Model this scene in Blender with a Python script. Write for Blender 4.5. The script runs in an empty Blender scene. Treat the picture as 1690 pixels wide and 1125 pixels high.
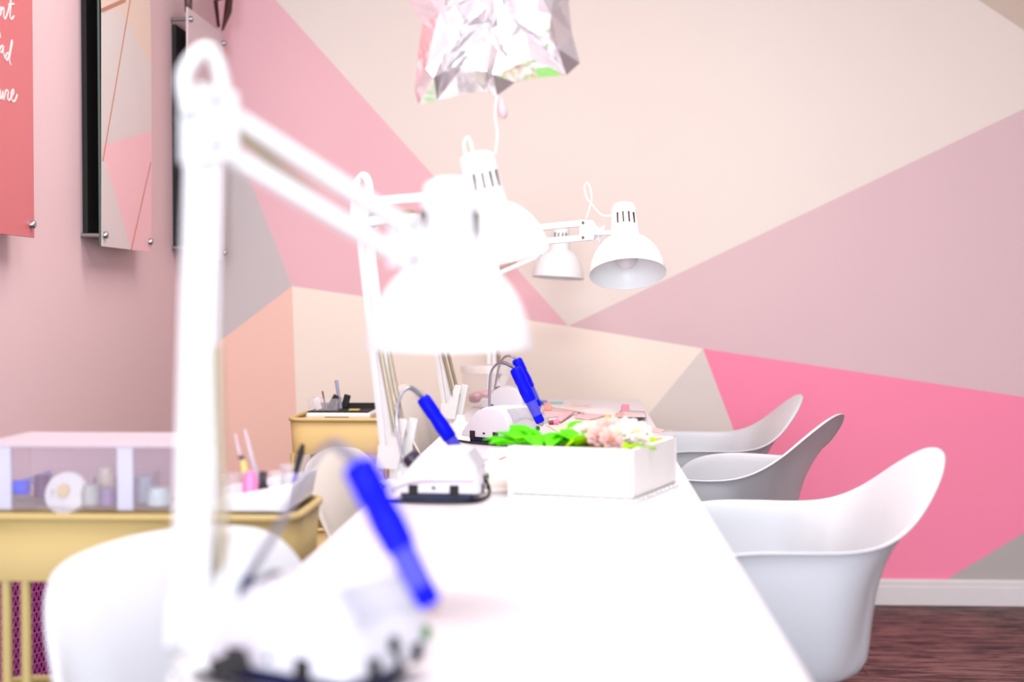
import bpy, bmesh, math, random
from mathutils import Vector, Matrix, Euler
random.seed(7)
S = bpy.context.scene
COL = S.collection
# ------------------------------------------------------------ camera, world, lights, exposure
F = 2347.0
CAM = Vector((0, 0, 1.08))
cam = bpy.data.cameras.new('camera'); co = bpy.data.objects.new('camera', cam); COL.objects.link(co)
cam.sensor_width = 36.0; cam.lens = 36.0 * F / 1690.0; cam.clip_start = 0.05
co.location = CAM
co.rotation_euler = (math.radians(90 - 1.464), 0, math.radians(2.83))
cam.dof.use_dof = True; cam.dof.focus_distance = 3.45; cam.dof.aperture_fstop = 2.3
S.camera = co
ROT = co.rotation_euler.to_matrix()

W = bpy.data.worlds.new('world'); S.world = W; W.use_nodes = True
wn = W.node_tree.nodes; wl = W.node_tree.links
bg = wn['Background']
tc = wn.new('ShaderNodeTexCoord'); sx = wn.new('ShaderNodeSeparateXYZ'); rp = wn.new('ShaderNodeValToRGB')
mr = wn.new('ShaderNodeMapRange'); mr.inputs[1].default_value = -1; mr.inputs[2].default_value = 1
wl.new(tc.outputs['Generated'], sx.inputs[0]); wl.new(sx.outputs[2], mr.inputs[0]); wl.new(mr.outputs[0], rp.inputs[0])
wl.new(rp.outputs[0], bg.inputs[0])
rp.color_ramp.elements[0].position = 0.40; rp.color_ramp.elements[0].color = (0.42, 0.43, 0.44, 1)
rp.color_ramp.elements[1].position = 0.56; rp.color_ramp.elements[1].color = (0.92, 0.96, 1.0, 1)
bg.inputs[1].default_value = 1.0

def area(name, loc, rot, sx_, sy_, power, color):
    l = bpy.data.lights.new(name, 'AREA'); l.shape = 'RECTANGLE'; l.size = sx_; l.size_y = sy_
    l.energy = power; l.color = color
    o = bpy.data.objects.new(name, l); COL.objects.link(o); o.location = loc; o.rotation_euler = rot
    return o
# daylight through the shop window behind the camera, and added ceiling fill lights
area('window_daylight', (-0.05, -2.9, 1.5), (math.radians(90), 0, math.radians(0)), 2.4, 2.3, 128, (0.78, 0.89, 1.0))
area('ceiling_fill_light', (-0.1, 1.7, 2.76), (0, 0, 0), 1.2, 0.6, 26, (1.0, 0.97, 0.94))
area('ceiling_fill_light', (-0.1, 3.2, 2.76), (0, 0, 0), 1.4, 0.6, 24, (1.0, 0.94, 0.90))
S.view_settings.view_transform = 'Standard'; S.view_settings.look = 'None'
S.view_settings.exposure = 0.95; S.view_settings.gamma = 1.0; S.view_settings.use_curve_mapping = False

# ------------------------------------------------------------ helpers
def ray(px, py):
    return ROT @ Vector(((px - 845.0) / F, (562.5 - py) / F, -1.0))
def P(px, py, Y):
    r = ray(px, py); return CAM + r * (Y / r.y)
def PZ(px, py, z):
    r = ray(px, py); return CAM + r * ((z - CAM.z) / r.z)
def PX(px, py, X):
    r = ray(px, py); return CAM + r * (X / r.x)
def lin(c):
    return tuple(((v / 255.0) / 12.92 if v / 255.0 <= .04045 else ((v / 255.0 + .055) / 1.055) ** 2.4) for v in c)
G = 1.3
MATS = {}
def mat(name, c, rough=.5, metal=0.0, var=.03, scale=12.0, bump=0.0, alpha=1.0, coat=0.0, trans=0.0, raw=False, gain=None, spec=.5):
    """c is the display colour in sRGB 0..255"""
    if name in MATS: return MATS[name]
    m = bpy.data.materials.new(name); m.use_nodes = True
    n = m.node_tree.nodes; l = m.node_tree.links; b = n['Principled BSDF']
    k = lin(c)
    if not raw: k = tuple(min(.86, v / (gain or G)) for v in k)
    no = n.new('ShaderNodeTexNoise'); no.inputs['Scale'].default_value = scale; no.inputs['Detail'].default_value = 3
    cd = n.new('ShaderNodeTexCoord'); l.new(cd.outputs['Object'], no.inputs['Vector'])
    mx = n.new('ShaderNodeMix'); mx.data_type = 'RGBA'
    mx.inputs[6].default_value = tuple(v * (1 - var) for v in k) + (1,)
    mx.inputs[7].default_value = tuple(min(1, v * (1 + var)) for v in k) + (1,)
    l.new(no.outputs[0], mx.inputs[0]); l.new(mx.outputs[2], b.inputs['Base Color'])
    b.inputs['Roughness'].default_value = rough; b.inputs['Metallic'].default_value = metal
    b.inputs['Alpha'].default_value = alpha
    b.inputs['Specular IOR Level'].default_value = spec
    b.inputs['Coat Weight'].default_value = coat
    b.inputs['Transmission Weight'].default_value = trans
    if bump:
        bp = n.new('ShaderNodeBump'); bp.inputs['Strength'].default_value = bump; bp.inputs['Distance'].default_value = .002
        l.new(no.outputs[0], bp.inputs['Height']); l.new(bp.outputs[0], b.inputs['Normal'])
    MATS[name] = m; return m

def link(o): COL.objects.link(o); return o
def thing(name, label, cat, loc, group=None):
    o = link(bpy.data.objects.new(name, None)); o.location = loc; o.empty_display_size = .05
    o['label'] = label; o['category'] = cat
    if group: o['group'] = group
    return o
def tag(o, label, cat, group=None):
    o['label'] = label; o['category'] = cat
    if group: o['group'] = group
    return o
def rootof(p):
    v = Vector((0, 0, 0))
    while p is not None: v = v + Vector(p.location); p = p.parent
    return v
def obj(name, bm, m, parent=None, smooth=True, label=None, bevel=0, sub=0, solid=0, angle=40):
    """bm is in world coordinates; parents never rotate, so children are only shifted"""
    bmesh.ops.recalc_face_normals(bm, faces=bm.faces[:]) if not solid else None
    if parent is not None:
        off = rootof(parent); loc = Vector((0, 0, 0))
    else:
        xs = [v.co for v in bm.verts]
        off = Vector(((min(v.x for v in xs) + max(v.x for v in xs)) / 2, (min(v.y for v in xs) + max(v.y for v in xs)) / 2, min(v.z for v in xs)))
        loc = off
    bmesh.ops.translate(bm, verts=bm.verts[:], vec=-off)
    me = bpy.data.meshes.new(name); bm.to_mesh(me); bm.free()
    for k in (m if isinstance(m, (list, tuple)) else [m]): me.materials.append(k)
    o = link(bpy.data.objects.new(name, me)); o.location = loc
    if parent is not None: o.parent = parent
    if label: o['label'] = label
    if solid:
        s = o.modifiers.new('solid', 'SOLIDIFY'); s.thickness = solid; s.offset = 0
    if bevel:
        b = o.modifiers.new('bevel', 'BEVEL'); b.width = bevel; b.segments = 3; b.limit_method = 'ANGLE'; b.angle_limit = math.radians(35)
    if sub:
        s = o.modifiers.new('sub', 'SUBSURF'); s.levels = sub; s.render_levels = sub
    if smooth:
        for p in me.polygons: p.use_smooth = True
        if not sub:
            try: me.set_sharp_from_angle(angle=math.radians(angle))
            except Exception: pass
    return o
def struct(name, bm, m, **k):
    o = obj(name, bm, m, **k); o['kind'] = 'structure'; return o
NB = bmesh.new
def box(bm, c, s, R=None):
    vs = []
    for i in (-1, 1):
        for j in (-1, 1):
            for k in (-1, 1):
                v = Vector((i * s[0] / 2, j * s[1] / 2, k * s[2] / 2))
                if R is not None: v = R @ v
                vs.append(bm.verts.new(Vector(c) + v))
    for f in ((0, 1, 3, 2), (4, 6, 7, 5), (0, 4, 5, 1), (2, 3, 7, 6), (0, 2, 6, 4), (1, 5, 7, 3)):
        bm.faces.new([vs[i] for i in f])
    return bm
def box2(bm, a, b):
    return box(bm, [(a[i] + b[i]) / 2 for i in range(3)], [abs(b[i] - a[i]) for i in range(3)])
def frame_of(d):
    d = Vector(d).normalized()
    u = d.cross(Vector((0, 0, 1)))
    if u.length < 1e-3: u = Vector((1, 0, 0))
    u.normalize(); return u, d.cross(u).normalized(), d
def tube(bm, pts, r, n=10, cap=True):
    pts = [Vector(p) for p in pts]; rs = r if isinstance(r, (list, tuple)) else [r] * len(pts)
    rings = []; pu = None
    for i, p in enumerate(pts):
        d = (pts[min(i + 1, len(pts) - 1)] - pts[max(i - 1, 0)])
        if d.length < 1e-9: d = Vector((0, 0, 1))
        d.normalize()
        if pu is None: u, v, _ = frame_of(d)
        else:
            u = pu - d * pu.dot(d)
            if u.length < 1e-6: u, v, _ = frame_of(d)
            u.normalize(); v = d.cross(u)
        pu = u
        rings.append([bm.verts.new(p + (u * math.cos(a) + v * math.sin(a)) * rs[i]) for a in [2 * math.pi * k / n for k in range(n)]])
    for a, b in zip(rings, rings[1:]):
        for k in range(n): bm.faces.new((a[k], a[(k + 1) % n], b[(k + 1) % n], b[k]))
    if cap:
        bm.faces.new(rings[0][::-1]); bm.faces.new(rings[-1])
    return bm
def bar(bm, a, b, w, h, up=(0, 0, 1)):
    """rectangular bar a->b, w sideways, h along up"""
    a = Vector(a); b = Vector(b); d = (b - a).normalized(); s = d.cross(Vector(up)).normalized(); u = s.cross(d)
    R = Matrix((s, d, u)).transposed()
    return box(bm, (a + b) / 2, (w, (b - a).length, h), R)
def lathe(bm, prof, base, axis=(0, 0, 1), n=36, caps=False):
    u, v, d = frame_of(axis); base = Vector(base); rings = []
    for r, h in prof:
        rings.append([bm.verts.new(base + d * h + (u * math.cos(a) + v * math.sin(a)) * max(r, 1e-4)) for a in [2 * math.pi * k / n for k in range(n)]])
    for a, b in zip(rings, rings[1:]):
        for k in range(n): bm.faces.new((a[k], a[(k + 1) % n], b[(k + 1) % n], b[k]))
    if caps:
        bm.faces.new(rings[0][::-1]); bm.faces.new(rings[-1])
    return bm
def prism(bm, pts, vec):
    """closed polygon swept along vec"""
    a = [bm.verts.new(Vector(p)) for p in pts]; b = [bm.verts.new(Vector(p) + Vector(vec)) for p in pts]
    bm.faces.new(a[::-1]); bm.faces.new(b); n = len(a)
    for i in range(n): bm.faces.new((a[i], a[(i + 1) % n], b[(i + 1) % n], b[i]))
    return bm
def spline(pts, k=6, closed=False):
    pts = [Vector(p) for p in pts]; out = []; n = len(pts)
    rng = range(n) if closed else range(n - 1)
    for i in rng:
        if closed: a, b, c, d = pts[i - 1], pts[i], pts[(i + 1) % n], pts[(i + 2) % n]
        else: a, b, c, d = pts[max(i - 1, 0)], pts[i], pts[i + 1], pts[min(i + 2, n - 1)]
        for j in range(k):
            t = j / k
            out.append(.5 * ((2 * b) + (c - a) * t + (2 * a - 5 * b + 4 * c - d) * t * t + (3 * b - a - 3 * c + d) * t ** 3))
    if not closed: out.append(pts[-1])
    return out
def sph(bm, c, r, sc=(1, 1, 1), seg=16):
    m = Matrix.Translation(Vector(c)) @ Matrix.Diagonal((sc[0] * r, sc[1] * r, sc[2] * r, 1))
    bmesh.ops.create_uvsphere(bm, u_segments=seg, v_segments=seg // 2, radius=1, matrix=m); return bm

# ------------------------------------------------------------ materials
white_paint = mat('white_enamel', (255, 255, 255), .35, var=.01)
white_plastic = mat('white_plastic', (226, 224, 232), .38, var=.01)
table_white = mat('table_laminate', (238, 233, 240), .32, var=.012)
chair_white = mat('chair_plastic', (217, 218, 224), .42, var=.012)
chair_cream = mat('chair_plastic_cream', (226, 217, 208), .45, var=.012)
inner_white = mat('shade_inside', (236, 238, 240), .4)
spring_m = mat('spring_steel', (205, 190, 165), .4, .6)
screw_m = mat('screw_steel', (170, 170, 170), .3, .9)
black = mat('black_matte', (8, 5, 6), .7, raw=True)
blue = mat('blue_plastic', (2, 10, 215), .45, raw=True, var=.02, spec=.12)
blue_soft = mat('violet_blue_sleeve', (72, 72, 200), .45, raw=True, spec=.2)
navy = mat('navy_base', (10, 22, 70), .35, raw=True)
dark_knob = mat('dark_knob', (40, 30, 52), .35, raw=True)
chrome = mat('satin_metal', (178, 178, 196), .3, .8)
tip_m = mat('tip_metal', (190, 175, 160), .35, .8)
yellow = mat('yellow_enamel', (226, 193, 126), .45)
yellow2 = mat('yellow_enamel_near', (200, 176, 114), .5)
clear = mat('clear_plastic', (250, 240, 246), .2, alpha=.17)
clear_v = mat('clear_violet_plastic', (214, 204, 232), .3, alpha=.12)
frost = mat('frosted_strip', (226, 224, 245), .4, alpha=.8)
lid_v = mat('frosted_lid', (232, 220, 232), .4, alpha=.55)

# ------------------------------------------------------------ the room
YB = 5.17; XL = -1.335; XR = 3.0; YF = -3.0; ZC = 2.8
corner_px = 350
def wall_pt(px, py):
    p = P(px, py, YB); return p
mural_defs = {
 'peach':   (243, 216, 204), 'pink':  (240, 186, 194), 'cream': (249, 235, 225),
 'beige_top': (226, 204, 186), 'mauve': (240, 205, 208), 'hot': (255, 136, 170),
 'grey_low': (196, 186, 182), 'beige': (244, 228, 213), 'grey_tri': (228, 216, 208),
 'grey_left': (218, 206, 206), 'orange': (243, 196, 180)}
MG = {'beige': 1.08, 'orange': 1.08, 'grey_left': 1.33, 'pink': 1.18, 'cream': 1.32, 'hot': 1.16, 'grey_tri': 1.2}
MM = {k: mat('mural_' + k, v, .6, var=.012, scale=3, gain=MG.get(k, 1.4)) for k, v in mural_defs.items()}
# shared mural vertices as photo pixels on the wall plane
XRp = 2330  # right wall in pixels
V = {
 'c_top': (340, -760), 'c_g': (340, 100), 'c_h': (340, 588), 'c_bot': (340, 955),
 'l1_top': (-170, -760), 't1': (455, 0), 'A': (938, 538), 'B': (482, 472), 'C': (1160, 575),
}
def line_at(p, q, y=None, x=None):
    if y is not None:
        t = (y - p[1]) / (q[1] - p[1]); return (p[0] + t * (q[0] - p[0]), y)
    t = (x - p[0]) / (q[0] - p[0]); return (x, p[1] + t * (q[1] - p[1]))
YT = -760; YBt = 1000
L1c = line_at((455, 0), (938, 538), x=340)       # where the pink/peach diagonal meets the corner
Bt = line_at((938, 538), (1690, 180), x=XRp)
K0 = line_at((1615, 0), (1690, 50), y=YT); K1 = line_at((1615, 0), (1690, 50), x=XRp)
Cr = line_at((1160, 575), (1690, 655), x=XRp)
Fl = line_at((1564, 955), (1690, 879), y=YBt); Fr = line_at((1564, 955), (1690, 879), x=XRp)
Hb = line_at((1160, 575), (1211, 710), y=YBt)
Eb = line_at((1160, 575), (1075, 678), y=YBt)
Gc = line_at((413, 297), (482, 472), x=340)
Ib = (500, YBt); M1 = (1803.4, 125.6); M2 = (1986.7, 699.8)
c = 340
polys = [
 ('cream', [L1c, (c, YT), K0, M1, (938, 538)]),
 ('beige_top', [K0, (XRp, YT), Bt, M1]),
 ('mauve', [(938, 538), M1, Bt, Cr, M2, (1160, 575)]),
 ('hot', [(1160, 575), M2, Fl, Hb]),
 ('grey_low', [M2, Cr, (XRp, YBt), Fl]),
 ('grey_tri', [(1160, 575), Hb, Eb]),
 ('beige', [(482, 472), (938, 538), (1160, 575), Eb, Ib]),
 ('orange', [(482, 472), Ib, (c, YBt), (c, 580)]),
 ('grey_left', [Gc, (482, 472), (c, 580)]),
 ('pink', [L1c, (938, 538), (482, 472), Gc]),
]
bm = NB(); order = list(mural_defs); cache = {}
def wv(p):
    k = (round(p[0], 1), round(p[1], 1))
    if k not in cache: cache[k] = bm.verts.new(wall_pt(*p))
    return cache[k]
for nme, pts in polys:
    f = bm.faces.new([wv(p) for p in pts]); f.material_index = order.index(nme)
# thickness behind, so the wall is solid
back = NB()
struct('wall_back', bm, [MM[k] for k in order], smooth=False)
plain = mat('wall_plaster', (200, 190, 188), .7)
left_m = mat('wall_left_paint', (234, 200, 205), .6, var=.015, scale=2)
struct('wall_left', box2(NB(), (XL - .1, YF, 0), (XL, YB + .1, ZC)), left_m, smooth=False)
struct('wall_right', box2(NB(), (XR, YF, 0), (XR + .1, YB + .1, ZC)), mat('wall_right_paint', (245, 225, 222), .6), smooth=False)
struct('ceiling', box2(NB(), (XL - .1, YF, ZC), (XR + .1, YB + .1, ZC + .1)), mat('ceiling_paint', (250, 246, 244), .7), smooth=False)
# floor: brown wood laminate, boards running across
fm = bpy.data.materials.new('wood_floor'); fm.use_nodes = True
n = fm.node_tree.nodes; l = fm.node_tree.links; b = n['Principled BSDF']
tcn = n.new('ShaderNodeTexCoord'); mp = n.new('ShaderNodeMapping'); mp.inputs['Scale'].default_value = (2.4, 24, 1)
l.new(tcn.outputs['Object'], mp.inputs[0])
n1 = n.new('ShaderNodeTexNoise'); n1.inputs['Scale'].default_value = 3.0; n1.inputs['Detail'].default_value = 9; n1.inputs['Roughness'].default_value = .72
l.new(mp.outputs[0], n1.inputs['Vector'])
cr = n.new('ShaderNodeValToRGB'); e = cr.color_ramp.elements
e[0].position = .44; e[0].color = (.010, .004, .004, 1); e[1].position = .58; e[1].color = (.25, .125, .108, 1)
k = e.new(.49); k.color = (.115, .052, .045, 1)
l.new(n1.outputs[0], cr.inputs[0])
br = n.new('ShaderNodeTexBrick'); br.inputs['Scale'].default_value = 1.0; br.inputs['Brick Width'].default_value = 1.25; br.inputs['Row Height'].default_value = .16
br.inputs['Mortar Size'].default_value = .0025; br.inputs['Color1'].default_value = (1, 1, 1, 1); br.inputs['Color2'].default_value = (.74, .72, .72, 1); br.inputs['Mortar'].default_value = (.2, .18, .18, 1)
l.new(tcn.outputs['Object'], br.inputs['Vector'])
mu = n.new('ShaderNodeMix'); mu.data_type = 'RGBA'; mu.blend_type = 'MULTIPLY'; mu.inputs[0].default_value = 1
l.new(cr.outputs[0], mu.inputs[6]); l.new(br.outputs[0], mu.inputs[7]); l.new(mu.outputs[2], b.inputs['Base Color'])
b.inputs['Roughness'].default_value = .6
struct('floor', box2(NB(), (XL - .1, YF, -.1), (XR + .1, YB + .1, 0)), fm, smooth=False)
bb_m = mat('baseboard_white', (236, 228, 228), .4)
def baseboard(name, prof_pts, vec):
    struct(name, prism(NB(), prof_pts, vec), bb_m, smooth=False)
prof = [(0, 0), (.016, 0), (.016, .064), (.013, .068), (.013, .084), (.008, .092), (0, .092)]
baseboard('baseboard_back', [(XL, YB - d, z) for d, z in prof], (XR - XL, 0, 0))
baseboard('baseboard_left', [(XL + d, YF, z) for d, z in prof], (0, YB - YF, 0))
baseboard('baseboard_right', [(XR - d, YF, z) for d, z in prof], (0, YB - YF, 0))

# ------------------------------------------------------------ wall panels on the left wall
XPN = XL + .062
coral = mat('coral_acrylic', (206, 102, 108), .3, var=.02)
lett = mat('white_lettering', (240, 222, 222), .5)
edge_m = mat('glass_edge', (60, 80, 70), .2, raw=True)
def standoff(y, z, root, x0=XL, x1=XPN + .004):
    obj('standoff_screw', lathe(NB(), [(.0, 0), (.006, 0), (.006, x1 - x0 - .004), (.0095, x1 - x0 - .004), (.0095, x1 - x0 + .004), (.007, x1 - x0 + .007), (0, x1 - x0 + .007)], (x0, y, z), (1, 0, 0), 14), screw_m, root)
ZB = 1.235; ZT = 2.04
def panel_y(px): return PX(px, 400, XPN).y
# coral poster
y1 = panel_y(57); y0 = y1 - .62
t = thing('wall_sign', 'coral red acrylic wall sign with white handwritten script, cut off by the left edge', 'sign', (XL, (y0 + y1) / 2, ZB))
obj('panel', box2(NB(), (XPN - .005, y0, ZB), (XPN, y1, ZT)), coral, t, smooth=False, bevel=.001)
standoff(y1 - .022, ZB + .03, t); standoff(y0 + .022, ZB + .03, t); standoff(y1 - .022, ZT - .03, t); standoff(y0 + .022, ZT - .03, t)
words_ = [
 [[(-8,110),(4,78),(15,72),(14,100),(6,135),(-3,142)], [(15,74),(22,92),(31,72),(39,92),(37,148),(47,176),(62,150),(80,95),(100,20),(104,-4),(102,60),(95,140),(103,176),(120,168),(131,148)], [(80,46),(105,40),(132,36)]],
 [[(-3,300),(3,325),(6,352)], [(-6,470),(8,440),(24,425),(33,440),(22,478),(6,486)], [(34,428),(32,475),(40,518),(52,545)], [(78,492),(64,500),(54,536),(66,560),(84,520),(100,445),(111,380),(117,392),(106,450),(91,535),(91,572),(103,602)]],
 [[(-6,850),(0,832),(6,868),(3,908),(15,912),(25,880),(29,845),(29,895),(35,926)], [(35,926),(50,870),(62,838),(80,852),(74,895),(78,928),(94,924),(114,888),(131,852),(124,832),(108,862),(107,908),(122,942),(143,930),(163,880)]],
]
for w in words_:
    bm = NB()
    for st in w:
        pts = [PX(q.x / 5.625, q.y / 5.625, XPN + .0012) for q in spline([(a, b_, 0) for a, b_ in st], 5)]
        tube(bm, pts, .0026, 6)
    bmesh.ops.scale(bm, vec=(.5, 1, 1), verts=bm.verts[:], space=Matrix.Translation((-XPN, 0, 0)))
    obj('lettering', bm, lett, t)
# panel with geometric colour fields
y0, y1 = panel_y(167), panel_y(250)
t = thing('wall_panel', 'tall acrylic wall panel with pink and pale triangles and thin copper lines', 'wall panel', (XL, (y0 + y1) / 2, ZB))
def pp(px, py): return PX(px, py, XPN)
cols = {'pale': mat('panel_pale', (214, 204, 202), .35), 'beige': mat('panel_beige', (225, 200, 184), .35), 'pinkp': mat('panel_pink', (240, 186, 192), .35), 'edge': edge_m}
bm = NB()
def fpoly(pts, mi):
    f = bm.faces.new([bm.verts.new(p) for p in pts]); f.material_index = mi
ytop = ZT
def at_z(px, z):
    p = PX(px, 400, XPN); return Vector((XPN, p.y, z))
TL, TR, BL, BR = at_z(167, ZT), at_z(250, ZT), at_z(167, ZB), at_z(250, ZB)
a1 = pp(167, 241); a2 = pp(250, 216); b1 = pp(172, 252)
low = Vector((XPN, pp(217, 412).y, ZB))
u1 = pp(200, 18); u2 = pp(250, 112); u3 = pp(167, 18)
fpoly([TL, TR, u2, u1, u3], 1)
fpoly([u3, u1, u2, a2, a1], 0)
fpoly([a1, a2, BR, low], 2)
fpoly([a1, low, BL], 0)
# back and edges
fpoly([Vector((XPN - .006, v.y, v.z)) for v in (TL, TR, BR, BL)], 3)
for p, q in ((TL, TR), (TR, BR), (BR, BL), (BL, TL)):
    fpoly([p, q, Vector((XPN - .006, q.y, q.z)), Vector((XPN - .006, p.y, p.z))], 3)
obj('panel', bm, [cols['pale'], cols['beige'], cols['pinkp'], cols['edge']], t, smooth=False)
copper = mat('copper_line', (196, 130, 108), .4, .3)
for (a, b_), r in ((((215, 0), (170, 265)), .0022), (((249, 268), (217, 411)), .0022), (((168, 17), (207, 0)), .005)):
    pa = PX(a[0], a[1], XPN + .001); pb = PX(min(b_[0], 249), b_[1], XPN + .001)
    obj('copper_line', bar(NB(), pa, pb, r * 2, .0012, (1, 0, 0)), copper, t, smooth=False)
obj('shadow_board', box2(NB(), (XL, y0 + .035, ZB + .03), (XL + .014, y1 - .05, ZT - .05)), black, t, smooth=False, label='black board standing in for the shadow behind the panel')  # black sheet on the wall in place of the panel's deep shadow
for yy in (y0 + .022, y1 - .022):
    standoff(yy, ZB + .03, t, XL + .0); standoff(yy, ZT - .03, t, XL + .0)
# plain mirror panel
y0, y1 = panel_y(312), min(panel_y(371), YB - .03)
t = thing('wall_panel', 'pale pinkish grey glossy panel with chrome corner screws nearest the back wall corner', 'wall panel', (XL, (y0 + y1) / 2, ZB))
obj('panel', box2(NB(), (XPN - .006, y0, ZB), (XPN, y1, ZT)), mat('panel_mirror', (222, 206, 210), .3), t, smooth=False, bevel=.001)
obj('shadow_board', box2(NB(), (XL, y0 + .03, ZB + .03), (XL + .014, y1 - .06, ZT - .05)), black, t, smooth=False, label='black board standing in for the shadow behind the panel')  # added black sheet, imitates the shade in the gap behind this panel
for yy in (y0 + .022, y1 - .014):
    standoff(yy, ZB + .03, t); standoff(yy, ZT - .035, t)
# dark wire ornament above it
wire = mat('dark_red_wire', (58, 14, 12), .5, raw=True)
bm = NB()
g = lambda px, py, x=XL + .05: PX(px, py, x)
tube(bm, [g(305, -60), g(308, 20), g(314, 22), g(316, -60)], .006, 8)
tube(bm, [g(352, -60), g(361, 44)], .005, 8)
tube(bm, [g(384, -60, XL + .09), g(376, 20, XL + .09), g(367, 50, XL + .08)], [.012, .014, .004], 8)
tube(bm, [g(361, 44), g(355, 2), g(372, -5)], .006, 8)
tube(bm, [g(352, -60), g(305, -60), g(316, -60), g(384, -60, XL + .09)], .006, 8)
tag(obj('wire_ornament', bm, wire), 'dark red black wire ornament hung on the left wall above the pinkish grey panel', 'wall ornament')

# ------------------------------------------------------------ the long table
TZ = .75; TXL, TXR = -.358, .200; TY0, TY1 = .80, 4.98
t = thing('nail_table', 'long narrow white manicure table running to the mural wall', 'table', ((TXL + TXR) / 2, (TY0 + TY1) / 2, 0))
obj('tabletop', box2(NB(), (TXL, TY0, TZ - .028), (TXR, TY1, TZ)), table_white, t, bevel=.002, smooth=False)
for yy in (TY0 + .08, (TY0 + TY1) / 2, TY1 - .08):
    for xx in (TXL + .08, TXR - .08):
        obj('leg', box2(NB(), (xx - .02, yy - .02, 0), (xx + .02, yy + .02, TZ - .028)), white_paint, t, bevel=.003, smooth=False)

# ------------------------------------------------------------ chairs
def shell(rim, flo, cx, cy, rz, dz, seat_c):
    R = Matrix.Rotation(rz, 3, 'Z')
    def full(L):
        out = [Vector(p) for p in L]
        out += [Vector((p[0], -p[1], p[2])) for p in L[-2:0:-1]]
        return out
    rm = spline(full(rim), 3, True); fl = spline(full(flo), 3, True)
    bm = NB(); rows = []
    c0 = Vector(seat_c)
    T1 = [.25, .5, .75]; T2 = [i / 9 for i in range(10)]
    N = len(rm)
    for s_ in T1: rows.append([c0.lerp(fl[i], s_) + Vector((0, 0, -.006 * math.sin(s_ * math.pi))) for i in range(N)])
    for s_ in T2:
        row = []
        for i in range(N):
            f_, r_ = fl[i], rm[i]
            out = Vector((r_.x - f_.x, r_.y - f_.y, 0)); hz = r_.z - f_.z
            bk = max(0, min(1, (-r_.x - .11) / .08))
            k1 = (f_ + out * .62).lerp(f_ + out * .10 + Vector((0, 0, hz * .52)), bk); k2 = (r_ - Vector((0, 0, hz * .45)) - out * .05).lerp(r_ - out * .74 - Vector((0, 0, hz * .26)), bk)
            p = f_ * (1 - s_) ** 3 + k1 * 3 * s_ * (1 - s_) ** 2 + k2 * 3 * s_ * s_ * (1 - s_) + r_ * s_ ** 3
            row.append(p)
        rows.append(row)
    # flared lip
    lip = []
    for i in range(N):
        r_ = rm[i]; o_ = Vector((r_.x - fl[i].x, r_.y - fl[i].y, 0))
        if o_.length > 1e-4: o_.normalize()
        lip.append(r_ + o_ * .010 + Vector((0, 0, .001)))
    rows.append(lip)
    def tr(p): return R @ p + Vector((cx, cy, dz))
    vr = [[bm.verts.new(tr(p)) for p in row] for row in rows]
    cv = bm.verts.new(tr(c0))
    for k_ in range(N): bm.faces.new((cv, vr[0][k_], vr[0][(k_ + 1) % N]))
    for a, b_ in zip(vr, vr[1:]):
        for k_ in range(N): bm.faces.new((a[k_], b_[k_], b_[(k_ + 1) % N], a[(k_ + 1) % N]))
    return bm
ARM_RIM = [(.27,0,.425),(.265,.13,.43),(.245,.215,.465),(.215,.268,.555),(.155,.298,.64),(.06,.308,.668),(-.04,.308,.671),(-.125,.298,.671),(-.19,.272,.682),(-.245,.225,.715),(-.295,.155,.768),(-.325,.075,.803),(-.333,0,.812)]
ARM_FLO = [(.245,0,.422),(.235,.11,.422),(.205,.175,.425),(.17,.205,.428),(.11,.22,.43),(.04,.222,.43),(-.04,.226,.43),(-.115,.218,.432),(-.160,.19,.435),(-.180,.15,.438),(-.188,.10,.44),(-.192,.05,.442),(-.194,0,.442)]
SIDE_RIM = [(.23,0,.42),(.225,.12,.425),(.20,.195,.44),(.14,.225,.455),(.07,.232,.47),(.0,.232,.50),(-.06,.228,.56),(-.10,.222,.63),(-.14,.212,.70),(-.175,.198,.765),(-.20,.165,.808),(-.21,.09,.825),(-.213,0,.83)]
SIDE_FLO = [(.21,0,.42),(.20,.11,.42),(.17,.165,.424),(.11,.19,.428),(.05,.195,.43),(.0,.195,.433),(-.05,.19,.44),(-.08,.18,.45),(-.10,.16,.46),(-.12,.135,.47),(-.13,.10,.475),(-.135,.05,.478),(-.137,0,.48)]
def chair(name, label, cx, cy, rz, kind, m, dz=0.0, group=None):
    t = thing(name, label, 'chair', (cx, cy, 0), group)
    if kind == 'arm': bm = shell(ARM_RIM, ARM_FLO, cx, cy, rz, dz, (.03, 0, .418))
    else: bm = shell(SIDE_RIM, SIDE_FLO, cx, cy, rz, dz, (.03, 0, .418))
    obj('seat_shell', bm, m, t, solid=.006, sub=1)
    R = Matrix.Rotation(rz, 3, 'Z')
    for a in (-1, 1):
        for b_ in (-1, 1):
            p0 = R @ Vector((.03 + a * .10, b_ * .11, .408 + dz)) + Vector((cx, cy, 0)); p1 = R @ Vector((.02 + a * .21, b_ * .21, .005)) + Vector((cx, cy, 0))
            obj('leg', tube(NB(), [p0, p0.lerp(p1, .5), p1], [.013, .014, .009], 10), white_paint, t)
    bm = NB()
    for a in (-1, 1):
        q0 = R @ Vector((.03 + a * .15, -.155, .22)) + Vector((cx, cy, 0)); q1 = R @ Vector((.03 - a * .15, .155, .22)) + Vector((cx, cy, 0))
        tube(bm, [q0, q1], .004, 8)
    obj('brace', bm, screw_m, t)
    bm = NB(); box(bm, R @ Vector((.03, 0, .406 + dz)) + Vector((cx, cy, 0)), (.24, .26, .012), R)
    obj('seat_mount', bm, screw_m, t, smooth=False)
    return t
RG = None
chair('armchair', 'nearest white moulded armchair on the right side of the table', .318, 2.66, math.pi, 'arm', chair_white)
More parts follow.
